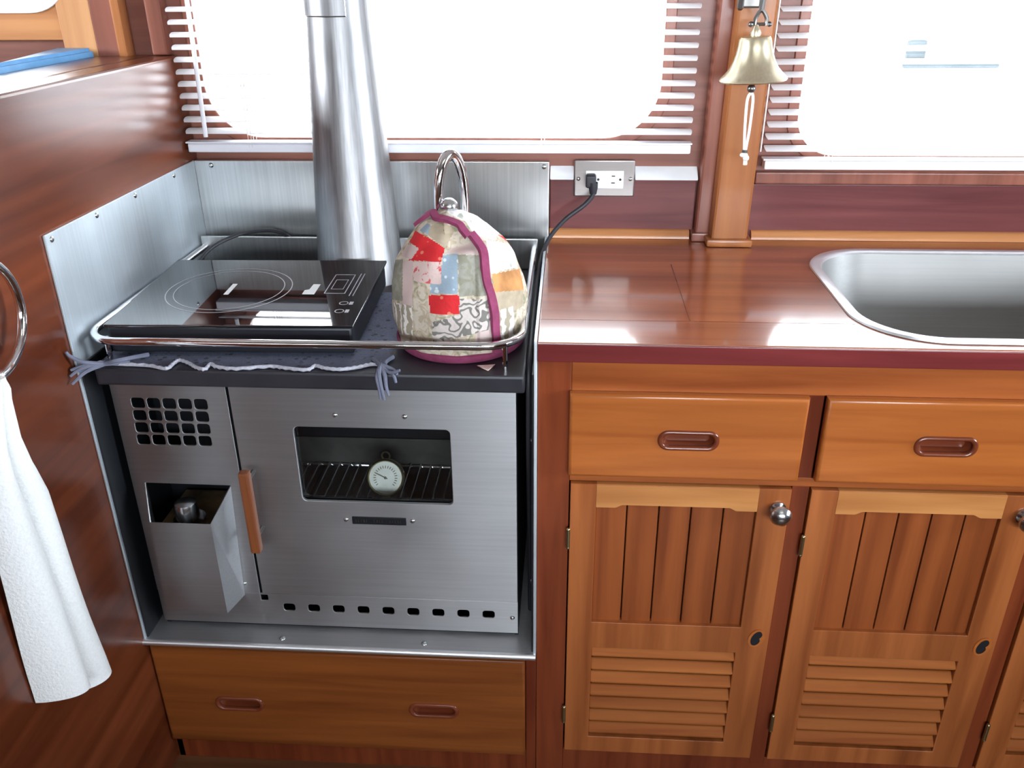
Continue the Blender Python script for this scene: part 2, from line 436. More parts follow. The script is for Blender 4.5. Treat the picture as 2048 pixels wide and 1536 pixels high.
# window panes and frames
for i, (loop, lab) in enumerate(((W1, "bright rounded window behind the flue pipe"), (W2, "bright rounded window behind the blind above the sink"),
                                 (W3, "bright window in honey wood frame, upper left corner"))):
    cx = sum(q[0] for q in loop) / len(loop); cz = sum(q[1] for q in loop) / len(loop)
    w = thing("window_%d" % (i + 1), lab, "window", (cx, YB + .02, cz)); w["kind"] = "structure"
    x0, x1 = min(q[0] for q in loop), max(q[0] for q in loop); z0, z1 = min(q[1] for q in loop), max(q[1] for q in loop)
    MB().box(x0 - .01, x1 + .01, YB + .012, YB + .016, z0 - .01, z1 + .01).build("window_pane", M["glass"], w)
    r = .105 if i == 0 else .075
    if i < 2:
        MB().holed(rrect(x0 - .02, x1 + .02, z0 - .016, z1 + .02, r + .012, 12), [rrect(x0, x1, z0, z1, r, 12)], .006, .0018, "xz", YB - .005).build("window_frame", M["posttrim"], w)
    else:
        MB().holed(rect(-2.2, -.887, .62, 1.85), [rrect(x0, x1, z0, z1, .085, 12), rect(-2.1, -.952, .7, 1.268)], .016, .003, "xz", YB - .015).build("window_frame", M["honeyx"], w)
        MB().box(-.951, -.888, YB - .018, YB - .0145, .63, 1.84, .001).build("frame_stile", M["honey"], w)
        MB().holed(rrect(x0 - .008, x1 + .008, z0 - .008, z1 + .008, .09, 12), [rrect(x0 + .002, x1 - .002, z0 + .002, z1 - .002, .083, 12)], .004, .0015, "xz", YB - .019).build("frame_bead", M["whitestrip"], w)
# uprights between the left window and the galley
struct("trim_1", MB().box(-.886, -.842, YB - .022, YB, 1.0, 1.98, .002), M["posttrim"], "reddish upright board beside the honey window frame", "trim")
struct("trim_2", MB().box(-.841, -.824, YB - .034, YB, 1.0, 1.98, .004), M["post"], "narrow raised upright batten left of the first blind", "trim")
struct("trim_3", MB().box(-.778, -.748, YB - .030, YB, 1.2425, 1.98, .004), M["posttrim"], "brown upright batten at the end of the partition top", "trim")
# wall below the windows
mb = MB().box(-.036, .246, 1.676, YB + .001, .885, 1.015, .002)
struct("trim_4", mb, M["wallred"], "glossy red panel below the outlet behind the counter", "wall panel")
mb = MB().box(.343, 2.69, 1.676, YB + .001, .885, 1.006, .002)
struct("trim_5", mb, M["wallred"], "long glossy red panel behind the sink", "wall panel")
struct("trim_6", MB().prism([(1.660, 1.0155), (YB, 1.0155), (YB, 1.0365), (1.6625, 1.0185)], "yz", -.036, .0095, 0, .0008).prism([(1.660, 1.0155), (YB, 1.0155), (YB, 1.0365), (1.6625, 1.0185)], "yz", .127, .246, 0, .0008), M["whitestrip"], "white strip running behind the outlet plate", "trim")  # white strip in two lengths either side of the plate
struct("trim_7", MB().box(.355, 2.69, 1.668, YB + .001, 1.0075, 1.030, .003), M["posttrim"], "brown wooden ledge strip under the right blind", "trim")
def quarter(x0, x1):
    poly = [(1.676, .9005)] + [(1.676 - .016 * cos(a), .9005 + .016 * sin(a)) for a in [k / 6 * pi / 2 for k in range(7)]]
    return MB().prism(poly, "yz", x0, x1)
struct("trim_8", quarter(-.036, .238), M["honeyx"], "honey coloured quarter-round moulding along the counter below the outlet", "moulding")
struct("trim_9", quarter(.358, 2.69), M["honeyx"], "honey coloured quarter-round moulding along the counter behind the sink", "moulding")
# post carrying the bell
sh = Matrix(((1, 0, .022, -.0198), (0, 1, 0, 0), (0, 0, 1, 0), (0, 0, 0, 1)))
mb = MB().box(.273, .341, 1.618, YB, .9005, 1.98, .005, 0, sh)
mb.box(.264, .350, 1.606, YB - .001, .9005, .915, .005)
struct("pillar_1", mb, M["post"], "honey coloured wooden post with small foot, between the two blinds", "post")
mb = MB().box(.247, .275, 1.652, YB, .9005, 1.98, .004, 0, sh)
mb.box(.240, .2725, 1.643, YB - .001, .9005, .917, .003, 0)
struct("trim_10", mb, M["posttrim"], "reddish upright board against the left side of the post", "trim")

# outside
struct("ground", MB().box(-30, 30, 2.2, 60, -.9, -.8), M["outside"], "bright white water outside the windows", "water")
mb = MB().box(-9, 2.3, 15.2, 15.25, -.20, -.175); mb.box(4.0, 14, 15.2, 15.25, -.20, -.175)
struct("exterior_dock", mb, M["dock"], "faint grey dock edge across the water outside", "dock")
mb = MB().box(5.15, 6.6, 14.5, 14.6, -.06, .06, .04); mb.box(5.2, 5.5, 14.6, 14.7, .05, .35, .05)
struct("exterior_boat", mb, M["dock"], "faint grey blurred boat shape outside the right window", "boat")

# ------------------------------------------------------------------ stainless surround
sur = thing("stove_surround", "brushed stainless steel heat shield lining the stove alcove", "heat shield", (-.39, 1.4, .303))
mb = MB().prism([(YF, .303), (1.662, .303), (1.662, 1.049), (YF, 1.049)], "yz", XP + .0005, XP + .004, 0, .0008)
mb.build("left_panel", M["steelsky"], sur, "brushed steel panel on the partition side, sky reflection in its colour")
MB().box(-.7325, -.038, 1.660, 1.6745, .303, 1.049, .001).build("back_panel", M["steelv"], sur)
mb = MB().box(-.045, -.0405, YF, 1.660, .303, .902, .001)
mb.build("right_panel", M["steelsky"], sur)
mb = MB().box(-.7325, -.0455, YF + .001, 1.655, .304, .316, 0)
sl = mb.build("sill", M["steel"], sur)
MB().tube([(-.737, YF, .310), (-.041, YF, .310)], .0062, 12).build("sill_edge", M["rim"], sl)
MB().box(-.7328, -.7295, 1.136, 1.650, .3165, .846, .0005).build("side_sheet", M["black"], sur, "black sheet below the stove top")  # thin plain black sheets over the inner panel faces
MB().box(-.0485, -.0455, 1.136, 1.650, .3165, .846, .0005).build("side_sheet", M["black"], sur, "black sheet below the stove top")
for c in ((-.733, 1.563, 1.041), (-.733, 1.406, 1.041), (-.733, 1.275, 1.041), (-.733, 1.146, 1.040)): screw(sur, c, "x", .005)
for c in ((-.0476, 1.66, 1.040), (-.70, 1.66, 1.040)): screw(sur, c, "y", .005)
for c in ((-.49, 1.1455, .3165), (-.237, 1.1465, .3165)): screw(sur, c, "z", .0055)
for c in ((-.0485, 1.145, .731), (-.0485, 1.145, .463)):
    MB().ball(c, .004, (.5, 1, 1), 0, 10).build("screw", M["screw"], sur)

# ------------------------------------------------------------------ stove
FY = 1.172
st = thing("galley_stove", "stainless steel boat stove with glazed oven door and black top", "stove", (-.39, 1.4, .317))
mb = MB()
mb.box(-.712, -.704, FY + .004, 1.600, .318, .819); mb.box(-.079, -.073, FY + .004, 1.600, .318, .819)
mb.box(-.704, -.079, 1.592, 1.600, .318, .819); mb.box(-.704, -.079, FY + .01, 1.592, .318, .330)
mb.box(-.704, -.079, FY + .006, FY + .009, .3175, .345); mb.box(-.535, -.529, FY + .006, 1.592, .330, .819); mb.box(-.704, -.535, FY + .10, FY + .105, .330, .819)  # first box: black strip stands in for shadow below the vent strip
mb.build("body", M["black"], st)
# control panel (left column)
holes = []
for r_ in range(4):
    for c_ in range(5):
        cx = -.6745 + c_ * .0255 - r_ * .0014; cz = .7665 - r_ * .0222
        holes.append(rrect(cx - .0106, cx + .0106, cz - .0093, cz + .0093, .0048, 4))
holes.append([(-.548, .6165), (-.692, .6175), (-.692, .43), (-.557, .43)])
MB().holed(rect(-.715, -.5285, .393, .812), holes, .003, .0006, "xz", FY).build("control_panel", M["steel"], st)
# hopper box on the control panel
hb = bmesh.new()
def quad(b, *ps): b.faces.new([b.verts.new(p) for p in ps])
f0, f1 = 1.120, FY - .0005
A = dict(ftl=(-.669, f0, .575), ftr=(-.568, f0, .574), fbl=(-.676, f0, .396), fbr=(-.5685, f0, .391),
         btl=(-.693, f1, .618), btr=(-.547, f1, .616), bbl=(-.695, f1, .392), bbr=(-.5565, f1, .389))
quad(hb, A["ftl"], A["fbl"], A["fbr"], A["ftr"]); quad(hb, A["ftr"], A["fbr"], A["bbr"], A["btr"])
quad(hb, A["btl"], A["bbl"], A["fbl"], A["ftl"]); quad(hb, A["fbl"], A["bbl"], A["bbr"], A["fbr"])
bmesh.ops.remove_doubles(hb, verts=hb.verts[:], dist=1e-5)
bmesh.ops.solidify(hb, geom=hb.faces[:], thickness=.0016)
mb = MB(); mb._add(hb, 0, False)
mb.build("valve_cover", M["steel"], st, None, 20)
vk = MB().box(-.672, -.566, 1.130, 1.262, .535, .548, .002).build("valve_plate", M["hopperin"], st, "brown valve plate under the knob")
MB().lathe([(0, .032), (.012, .032), (.0175, .030), (.019, .025), (.019, 0)], (-.622, 1.156, .562), "z", 28).lathe([(.026, .010), (.026, 0), (0, 0)], (-.622, 1.160, .549), "z", 28).build("valve_knob", M["knob"], st)
for c in ((-.5555, FY, .545), (-.5535, FY, .414), (-.083, FY, .3585)): screw(st, c, "y", .0042)
# oven door
dr = MB().holed(rect(-.5245, -.0735, .3935, .812), [rrect(-.4285, -.1785, .5905, .7305, .008, 5)], .006, .001, "xz", FY).build("oven_door", M["steel"], st)
MB().box(-.432, -.175, FY + .007, FY + .010, .587, .734).build("door_glass", M["ovenglass"], dr)
mb = MB().box(-.5135, -.4965, 1.128, 1.144, .512, .667, .004, 0)
mb.build("oven_handle", M["ovenhandle"], dr, "upright wooden handle bar")
for z in (.535, .645): MB().tube([(-.505, 1.140, z), (-.505, FY + .001, z)], .004, 10).build("handle_standoff", M["darkmetal"], dr)
npl = MB().box(-.349, -.258, FY - .0022, FY, .5485, .563, .001).build("name_plate", M["black"], dr, "small black maker's plate")
mb = MB()
xx = -.343
for k, ch in enumerate("|\\|-|  |-\\|  |\\|-|"):
    if ch != " ":
        w = .0012 if ch in "|\\" else .0024
        mb.box(xx, xx + w, FY - .0026, FY - .002, .553, .5585)
    xx += .0044
mb.build("plate_lettering", M["darkmetal"], npl)
for c in ((-.359, FY, .7525), (-.2485, FY, .7525), (-.3595, FY, .5555), (-.2475, FY, .5565)): screw(dr, c, "y", .0045)
# lower strip with vent slots
slots = [rrect(-.480 + k * .0444 - .0105, -.480 + k * .0444 + .0105, .3555, .3715, .005, 4) for k in range(9)]
slots.append(rect(-.529, -.516, .3765, .3895))
MB().holed(rect(-.715, -.0735, .3235, .3925), slots, .003, .0006, "xz", FY + .001).build("vent_strip", M["steel"], st)
# oven inside
mb = MB()
mb.box(-.527, -.080, FY + .02, 1.588, .452, .457); mb.box(-.527, -.080, FY + .02, 1.588, .800, .805)
mb.box(-.528, -.524, FY + .02, 1.588, .457, .80); mb.box(-.084, -.080, FY + .02, 1.588, .457, .80)
mb.build("oven_lining", M["ovenin"], st)
MB().box(-.524, -.084, 1.362, 1.366, .545, .604, .001).build("oven_back", M["ovenback"], st)
MB().box(-.524, -.084, 1.368, 1.372, .457, .80).build("oven_liner", M["black"], st)
mb = MB()
for yy in (1.245, 1.355): mb.tube([(-.523, yy, .5505), (-.085, yy, .5505)], .0028, 8)
for k in range(23): mb.tube([(-.510 + k * .019, 1.240, .5535), (-.510 + k * .019, 1.358, .5535)], .0016, 6)
mb.build("oven_rack", M["chrome"], st)
# top
MB().box(-.705, -.058, 1.126, 1.622, .8195, .847, .004).build("stove_top", M["iron"], st)
MB().box(-.7285, -.058, 1.6225, 1.628, .8475, .908, .0012).build("back_lip", M["steelv"], st)
zr = .887; rl = []
x0, x1, yf = -.7225, -.0635, 1.138
rl.append((x0, 1.6225, zr)); rl.append((x0, 1.4, zr))
for k in range(9):
    a = pi + k / 8 * pi / 2; rl.append((x0 + .055 + .055 * cos(a), yf + .055 + .055 * sin(a), zr))
for k in range(9):
    a = 1.5 * pi + k / 8 * pi / 2; rl.append((x1 - .06 + .06 * cos(a), yf + .06 + .06 * sin(a), zr + .002))
rl.append((x1, 1.4, zr + .002)); rl.append((x1 - .001, 1.6225, zr + .002))
rail = MB().tube(rl, .0063, 12).build("guard_rail", M["chrome"], st)
for q in ((-.690, 1.152), (-.088, 1.148)): MB().tube([(q[0], q[1], .845), (q[0], q[1], .888)], .004, 10).build("rail_post", M["chrome"], rail)

# flue pipe
fl = thing("flue_pipe", "tall tapered stainless steel flue pipe rising from the stove top", "flue pipe", (-.397, 1.57, .847))
MB().lathe([(.0, .002), (.0835, .0), (.0835, .002), (.0815, .006), (.0545, .47), (.0545, 1.1), (0, 1.1)], (-.397, 1.570, .847), "z", 96).build("pipe", M["flue"], fl)
def sleeve(u, v):
    a = pi * 1.02 + u * pi * .62
    return (-.397 + .0572 * cos(a), 1.570 + .0572 * sin(a), 1.313 + v * .5)
MB().grid(sleeve, 40, 3).build("sleeve", M["flue"], fl)
MB().tube([(-.397 + .056 * cos(pi * 1.64), 1.570 + .056 * sin(pi * 1.64), 1.313), (-.397 + .056 * cos(pi * 1.64), 1.570 + .056 * sin(pi * 1.64), 1.822)], .0012, 6).build("seam", M["rim"], fl)
MB().tube([(-.397 + .0573 * cos(pi * (1.02 + .62 * k / 30)), 1.570 + .0573 * sin(pi * (1.02 + .62 * k / 30)), 1.313) for k in range(31)], .0010, 6).build("sleeve_edge", M["darkmetal"], fl)

# ------------------------------------------------------------------ thermometer in oven
th = thing("oven_thermometer", "round dial thermometer with cream face standing on the oven rack", "thermometer", (-.306, 1.252, .5555))
T = Matrix.Rotation(radians(-22), 4, "X")
TC = (-.306, 1.253, .5895)
MB().lathe([(0, -.010), (.0315, -.010), (.0325, -.004), (.0325, .004), (.030, .006), (.0285, .003), (0, .003)], TC, "y", 40, 0, T).build("case", M["hinge"], th)
dl = MB().lathe([(.0283, .0036), (0, .0036)], TC, "y", 40, 0, T).build("dial", M["dial"], th)
mb = MB()
for k in range(21):
    a = radians(220 - k * 13)
    Mx = Matrix.Translation(TC) @ T @ Matrix.Rotation(-a, 4, "Y")
    mb.box(.0165, .021, -.0045, -.004, -.0006, .0006, 0, 0, Mx)
Mx = Matrix.Translation(TC) @ T @ Matrix.Rotation(radians(205), 4, "Y")
mb.box(-.004, .018, -.0052, -.0046, -.0008, .0008, 0, 0, Mx)
mb.lathe([(.0025, .0056), (0, .0058)], TC, "y", 12, 0, T)
mb.build("dial_marks", M["dialmark"], dl)
MB().tube([(TC[0] + .007 * cos(a), TC[1] + .012, TC[2] + .036 + .008 * sin(a)) for a in [k / 12 * 2 * pi for k in range(12)]], .0016, 6, True).build("hanging_loop", M["hinge"], th)

# ------------------------------------------------------------------ lace runner
hem = [(-.7162, 1.1402), (-.6676, 1.1359), (-.6226, 1.1329), (-.5915, 1.1235), (-.5880, 1.1420), (-.5835, 1.1540), (-.565, 1.1437), (-.5485, 1.1299), (-.5329, 1.1243), (-.5310, 1.1430), (-.5176, 1.1332), (-.4864, 1.1283), (-.4392, 1.1386), (-.4136, 1.1335), (-.3804, 1.1287), (-.3715, 1.1435), (-.356, 1.1361), (-.3313, 1.1322), (-.3069, 1.1408), (-.2891, 1.1521), (-.270, 1.150)]
hem = [(max(x, -.706), y) for x, y in hem]
lr = thing("lace_runner", "grey lace runner with pale scalloped hem under the cooktop", "runner", (-.49, 1.3, .8475))
hp = smooth_path([(x, y, .8495) for x, y in hem], 5)
def lace(u, v):
    f = u * (len(hp) - 1); i = min(int(f), len(hp) - 2); t = f - i
    q = hp[i].lerp(hp[i + 1], t)
    yb = 1.475
    return (q.x + (0 if u < .5 else (u - .5) * .02 * v), q.y + (yb - q.y) * v, .8482)
MB().grid(lace, 140, 24).build("lace_cloth", M["lace"], lr)
MB().tube([(q.x, q.y, .8500 + .0012 * abs(sin(i * 1.6))) for i, q in enumerate(hp)], [.0024 + .0008 * (i % 2) for i in range(len(hp))], 7).build("hem_trim", M["lacehem"], lr)
def tassel(pts_list):
    mb = MB()
    for pts in pts_list:
        sp = smooth_path(pts, 5)
        mb.tube(sp, [.0038 * (1 - .45 * i / (len(sp) - 1)) for i in range(len(sp))], 7)
    return mb
c0 = (-.690, 1.130, .853)
tassel([[c0, (-.716, 1.118, .852), (-.7325, 1.108, .842)], [c0, (-.712, 1.116, .846), (-.729, 1.102, .832)], [c0, (-.714, 1.120, .860), (-.7285, 1.114, .872), (-.732, 1.112, .880)],
        [(-.655, 1.140, .852), c0, (-.716, 1.120, .854), (-.732, 1.112, .850)], [(-.64, 1.17, .852), (-.665, 1.13, .860), c0, (-.72, 1.115, .846)]]).build("fringe", M["lacestrand"], lr)
c1 = (-.272, 1.140, .855)
tassel([[c1, (-.270, 1.119, .852), (-.267, 1.112, .835), (-.264, 1.112, .812)], [c1, (-.273, 1.117, .848), (-.270, 1.112, .828), (-.2695, 1.112, .814)],
        [c1, (-.262, 1.118, .850), (-.260, 1.113, .834), (-.2575, 1.113, .819)], [c1, (-.252, 1.13, .853), (-.244, 1.121, .850)],
        [(-.262, 1.18, .851), (-.268, 1.15, .853), (-.25, 1.122, .848), (-.246, 1.117, .838)], [(-.29, 1.17, .851), c1, (-.255, 1.122, .852), (-.239, 1.118, .858)]]).build("fringe", M["lacestrand"], lr)

# ------------------------------------------------------------------ induction cooktop
ck = thing("induction_cooktop", "black portable induction cooktop with shiny glass top on lace runner", "cooktop", (-.5112, 1.3231, .8534), radians(1.5))
ck.rotation_euler = (radians(1.35), 0, radians(1.5))
MB().box(-.187, .187, -.150, .1430, .006, .0485, .004).box(-.15, -.12, -.12, -.09, -.0012, .007).box(.12, .15, -.12, -.09, -.0012, .007).box(-.15, -.12, .09, .12, -.0055, .007).box(.12, .15, .09, .12, -.0055, .007).build("housing", M["blackplastic"], ck, None, 35, True)
gl = MB().box(-.1905, .1905, -.1535, .1460, .0485, .0533, .0012).build("glass_top", M["ceramic"], ck, None, 35, True)
def ann(mb, cx, cy, r0, r1, z, a0=0, a1=2 * pi, n=72):
    b = bmesh.new(); V = []
    for k in range(n + 1):
        a = a0 + (a1 - a0) * k / n
        V.append((b.verts.new((cx + r0 * cos(a), cy + r0 * sin(a), z)), b.verts.new((cx + r1 * cos(a), cy + r1 * sin(a), z))))
    for (p, q), (p2, q2) in zip(V, V[1:]): b.faces.new((p, q, q2, p2))
    return mb._add(b)
mb = MB(); ann(mb, -.046, -.003, .1005, .1022, .0535); ann(mb, -.046, -.003, .088, .0895, .0535)
mb.build("burner_rings", M["mark"], gl, None, 35, True)
MB().box(-.049, -.041, -.027, .022, .0534, .0537).build("brand_mark", M["marklight"], gl, None, 35, True)
MB().prism([(.080, -.024), (.100, -.024), (.100, .022), (.088, .022), (.087, -.002), (.080, -.006)], "xy", .0534, .0537).build("printed_label", M["marklight"], gl, None, 35, True)
mb = MB()
for x0_, x1_, y0_, y1_ in ((.115, .1165, -.02, .07), (.115, .150, .0685, .07), (.115, .150, -.02, -.0185), (.1485, .150, -.02, .07), (.122, .123, .0, .045), (.142, .143, .0, .045), (.122, .143, .044, .045), (.122, .143, 0, .001), (.158, .1595, -.03, .075), (.164, .1655, -.03, .075)):
    mb.box(x0_, x1_, y0_, y1_, .0534, .0536)
for cy in (-.062, -.095):
    ann(mb, .157, cy, .006, .0075, .0536, n=24); mb.box(.166, .172, cy - .006, cy + .006, .0534, .0536)
mb.build("control_marks", M["mark"], gl, None, 35, True)
Rinv = ck.rotation_euler.to_matrix().inverted(); base = Vector(ck.location)
pw = [(-.688, 1.470, .875), (-.690, 1.49, .888), (-.668, 1.53, .914), (-.6286, 1.575, .9265), (-.5895, 1.605, .9255), (-.567, 1.622, .9175), (-.555, 1.636, .905), (-.550, 1.645, .885), (-.548, 1.648, .852)]
MB().tube([Rinv @ (q - base) for q in smooth_path(pw, 6)], .0036, 8).build("power_lead", M["cord"], ck, None, 35, True)

# ------------------------------------------------------------------ kettle and quilted cozy
KX, KY, KZ = -.166, 1.262, .848
kt = thing("kettle", "chrome kettle with looped handle under the patchwork cozy", "kettle", (KX, KY, KZ))
MB().lathe([(0, .002), (.078, .002), (.082, .01), (.08, .06), (.062, .12), (.042, .150), (0, .165)], (KX, KY, KZ), "z", 48).build("body", M["chrome"], kt)
mb = MB().lathe([(.004, .150), (.004, .200)], (KX - .012, KY + .004, KZ), "z", 12)
mb.ball((KX - .012, KY + .004, KZ + .214), .0135, (1, 1, .9))
mb.build("lid_knob", M["knob"], kt)
hd = []
for k in range(25):
    a = pi * (-.12 + 1.24 * k / 24)
    u = cos(a); 
    hd.append((KX - .0120 + .0175 * u, KY + .034 + .022 * u, 1.045 + .088 * max(-.3, sin(a)) ** 1 if sin(a) < 0 else 1.045 + .088 * sin(a) ** .8))
MB().tube(hd, [.0064 + .0018 * sin(pi * k / 24) for k in range(25)], 12).build("handle", M["chrome"], kt)

CP = [(0, .092), (.004, .0955), (.015, .099), (.04, .103), (.075, .104), (.105, .100), (.135, .089), (.16, .075), (.182, .056), (.197, .038), (.206, .018), (.209, .0025)]
def crad(h):
    for (h0, r0), (h1, r1) in zip(CP, CP[1:]):
        if h <= h1: return r0 + (r1 - r0) * (h - h0) / (h1 - h0)
    return CP[-1][1]
def cpt(th_, h, off=0.0):
    r = crad(h) + off
    return Vector((KX - .012 * (h / .209) ** 2 + r * cos(th_), KY + r * sin(th_), KZ + h))
PP = {
'red': [[(-0.0729, 0.0555), (-0.063, 0.0723), (-0.0417, 0.0592), (-0.0193, 0.0438), (-0.0259, 0.0245), (-0.0523, 0.0264), (-0.0741, 0.0282), (-0.0573, 0.0448)], [(-0.0451, -0.0232), (-0.0231, -0.0234), (-0.0011, -0.0246), (-0.0021, -0.0524), (-0.0242, -0.0517), (-0.0451, -0.0499)], [(0.0599, 0.0633), (0.0758, 0.0537), (0.0953, 0.0281), (0.092, 0.0437), (0.0753, 0.0624)]],
'blush': [[(-0.0874, 0.0365), (-0.0764, 0.0533), (-0.0573, 0.0448), (-0.0694, 0.0292)], [(-0.0101, 0.0435), (0.0272, 0.0528), (0.0288, 0.0321), (-0.0196, 0.0369)], [(-0.0832, 0.0284), (-0.0672, 0.028), (-0.0687, -0.0064), (-0.0701, -0.0386), (-0.0874, -0.0381), (-0.0858, -0.0036)], [(0.0227, -0.0765), (0.0461, -0.075), (0.0465, -0.1), (0.0196, -0.1)]],
'blue': [[(-0.0561, 0.0721), (-0.0454, 0.082), (-0.0397, 0.0796), (-0.0427, 0.0638)], [(-0.0232, 0.0336), (-0.0012, 0.0353), (-0.0023, 0.0055), (-0.0034, -0.0222), (-0.0439, -0.021), (-0.0433, -0.0071), (-0.0271, -0.0076)]],
'tan': [[(-0.0398, 0.0773), (-0.0223, 0.0859), (-0.0045, 0.0696), (-0.0193, 0.0438), (-0.0438, 0.0638)], [(0.0502, -0.0215), (0.0853, -0.018), (0.0958, -0.0206), (0.0963, -0.0439), (0.0844, -0.0505), (0.054, -0.0472)]],
'olive': [[(-0.1114, 0.0312), (-0.0831, 0.0307), (-0.0846, -0.0013), (-0.0859, -0.0312), (-0.1154, -0.0283), (-0.1152, -0.0007)], [(-0.0012, 0.0341), (0.0311, 0.0321), (0.0384, -0.0258), (-0.0012, -0.0269), (-0.0012, 0.0054)]],
'rose': [[(-0.0673, 0.0257), (-0.0466, 0.0251), (-0.0259, 0.0245), (-0.0271, -0.0076), (-0.0468, -0.007), (-0.0673, -0.0018)]],
'scroll': [[(-0.0013, -0.0292), (0.0219, -0.0311), (0.0452, -0.033), (0.0461, -0.075), (0.0013, -0.0852), (-0.0434, -0.0954), (-0.0421, -0.0627), (-0.0021, -0.0524)]],
'stripe': [[(-0.1033, -0.033), (-0.0712, -0.0386), (-0.0731, -0.0827), (-0.0963, -0.0819), (-0.1009, -0.0562)], [(0.0563, -0.0496), (0.0799, -0.0434), (0.0809, -0.0878), (0.0595, -0.0965)]],
'white': [[(-0.0427, 0.121), (0.0304, 0.1209), (0.0522, 0.0965), (0.0659, 0.0683), (0.0599, 0.0633), (0.0527, 0.0544), (0.0229, 0.0643), (0.0121, 0.0828), (-0.0083, 0.0924)], [(0.0411, 0.0547), (0.0642, 0.0518), (0.0872, 0.0443), (0.0886, 0.0143), (0.0464, 0.0063)]],
'orange': [[(0.0475, 0.004), (0.0698, 0.008), (0.0932, 0.0119), (0.0976, -0.0203), (0.0502, -0.0215)]],
}
PR, PU, PD = Vector((.99146, .13041, 0)), Vector((-.04174, .31732, .94740)), Vector((-.12355, .93931, -.32005))
PC = Vector((-.166, 1.262, .95))
def inside(pt, poly):
    x, y = pt; c = False
    for i in range(len(poly)):
        x1_, y1_ = poly[i]; x2_, y2_ = poly[i - 1]
        if (y1_ > y) != (y2_ > y) and x < (x2_ - x1_) * (y - y1_) / (y2_ - y1_) + x1_: c = not c
    return c
keys = list(PATCH); cz = thing("kettle_cozy", "round patchwork quilted cozy with plum binding, covering the kettle", "kettle cozy", (KX, KY, KZ))
b = bmesh.new(); NU, NV = 340, 150; V = []
for j in range(NV):
    h = .209 * (1 - (1 - j / (NV - 1)) ** 1.25)
    row = []
    for i in range(NU):
        t = 2 * pi * i / NU
        o = .0016 * sin(5 * t + 40 * h) * (h / .209) + .0012 * sin(11 * t - 60 * h) + .001 * sin(3 * t + 90 * h)
        p_ = cpt(t, h, o if j < NV - 1 else 0)
        w = p_ - PC; u_, v_ = w.dot(PR), w.dot(PU)
        # right-hand flap lies over the left one: small step; plus the puckered crease below the binding
        if sin(t) < .4 and u_ > -.02 + (.045 if v_ < .066 else 0) and v_ < .10: p_ += (p_ - Vector((KX, KY, p_.z - .03))).normalized() * .0022
        if sin(t) < 0:
            d2 = ((u_ - .002) / .024) ** 2 + ((v_ - .052) / .012) ** 2
            p_ -= (p_ - Vector((KX, KY, p_.z - .05))).normalized() * .015 * math.exp(-d2)
            d3 = ((u_ - .065) / .03) ** 2 + ((v_ - .012) / .006) ** 2
            p_ -= (p_ - Vector((KX, KY, p_.z - .02))).normalized() * .003 * math.exp(-d3)
        row.append(b.verts.new(p_))
    V.append(row)
for j in range(NV - 1):
    for i in range(NU):
        i2 = (i + 1) % NU
        f = b.faces.new((V[j][i], V[j][i2], V[j + 1][i2], V[j + 1][i]))
        c_ = f.calc_center_median(); w = c_ - PC; uv = (w.dot(PR), w.dot(PU)); k = "base"
        n_ = Vector((c_.x - KX, c_.y - KY, (c_.z - KZ - .05) * .5))
        if n_.dot(PD) < .02:
            for kk, polys in PP.items():
                if any(inside(uv, q) for q in polys): k = kk
        else:
            k = ["base", "white", "olive", "blush", "tan", "blue"][(int(i / 34) * 3 + int(j / 30) * 5) % 6]
        f.material_index = keys.index(k)
f = b.faces.new(V[-1])
for f in b.faces: f.smooth = True
me_idx = [f.material_index for f in b.faces]
mb = MB()
tm = bpy.data.meshes.new("tmp"); b.to_mesh(tm); b.free(); mb.bm.from_mesh(tm); bpy.data.meshes.remove(tm)
mb.build("quilted_cover", [PATCH[k] for k in keys], cz, None, 60)
def ribbon(pts, w, name, outc):
    sp = smooth_path(pts, 6); b = bmesh.new(); rows = []
    for i, p_ in enumerate(sp):
        t = (sp[min(i + 1, len(sp) - 1)] - sp[max(i - 1, 0)]).normalized()
        n_ = (p_ - Vector(outc)); n_ = (n_ - t * n_.dot(t)).normalized(); s_ = t.cross(n_)
        rows.append([b.verts.new(p_ + n_ * (.0065 if abs(q) < .9 else .0012) + s_ * q * w / 2) for q in (-1, -.8, -.3, .3, .8, 1)])
    for A_, B_ in zip(rows, rows[1:]):
        for k in range(5): b.faces.new((A_[k], A_[k + 1], B_[k + 1], B_[k]))
    bmesh.ops.recalc_face_normals(b, faces=b.faces[:])
    m_ = MB(); m_._add(b); return m_.build(name, M["binding"], cz)
oc = (KX, KY, .93)
ribbon([(-.2260, 1.258, 1.034), (-.2115, 1.250, 1.0465), (-.2005, 1.252, 1.0530), (-.1927, 1.2377, 1.0491), (-.1777, 1.2302, 1.0478), (-.1593, 1.2247, 1.0425), (-.1526, 1.219, 1.036), (-.1445, 1.213, 1.0281)], .013, "binding", oc)
ribbon([(-.1425, 1.2201, 1.0314), (-.1329, 1.2141, 1.0215), (-.1234, 1.2063, 1.0084), (-.1201, 1.1942, .99), (-.1174, 1.1852, .9716), (-.1107, 1.1803, .9505), (-.1064, 1.1786, .9269), (-.1056, 1.1786, .9032), (-.1046, 1.1807, .8822), (-.104, 1.182, .862)], .0145, "binding", oc)
hemc = []
for k in range(80):
    t = 2 * pi * k / 80; q = cpt(t, .006, .0015); hemc.append(q)
b = bmesh.new(); rows = []
for k in range(80):
    t = 2 * pi * k / 80
    rows.append([b.verts.new(cpt(t, h, o)) for h, o in ((.0002, -.002), (.0002, .004), (.006, .0055), (.013, .0045), (.0145, .0005))])
for k in range(80):
    A_, B_ = rows[k], rows[(k + 1) % 80]
    for q in range(4): b.faces.new((A_[q], B_[q], B_[q + 1], A_[q + 1]))
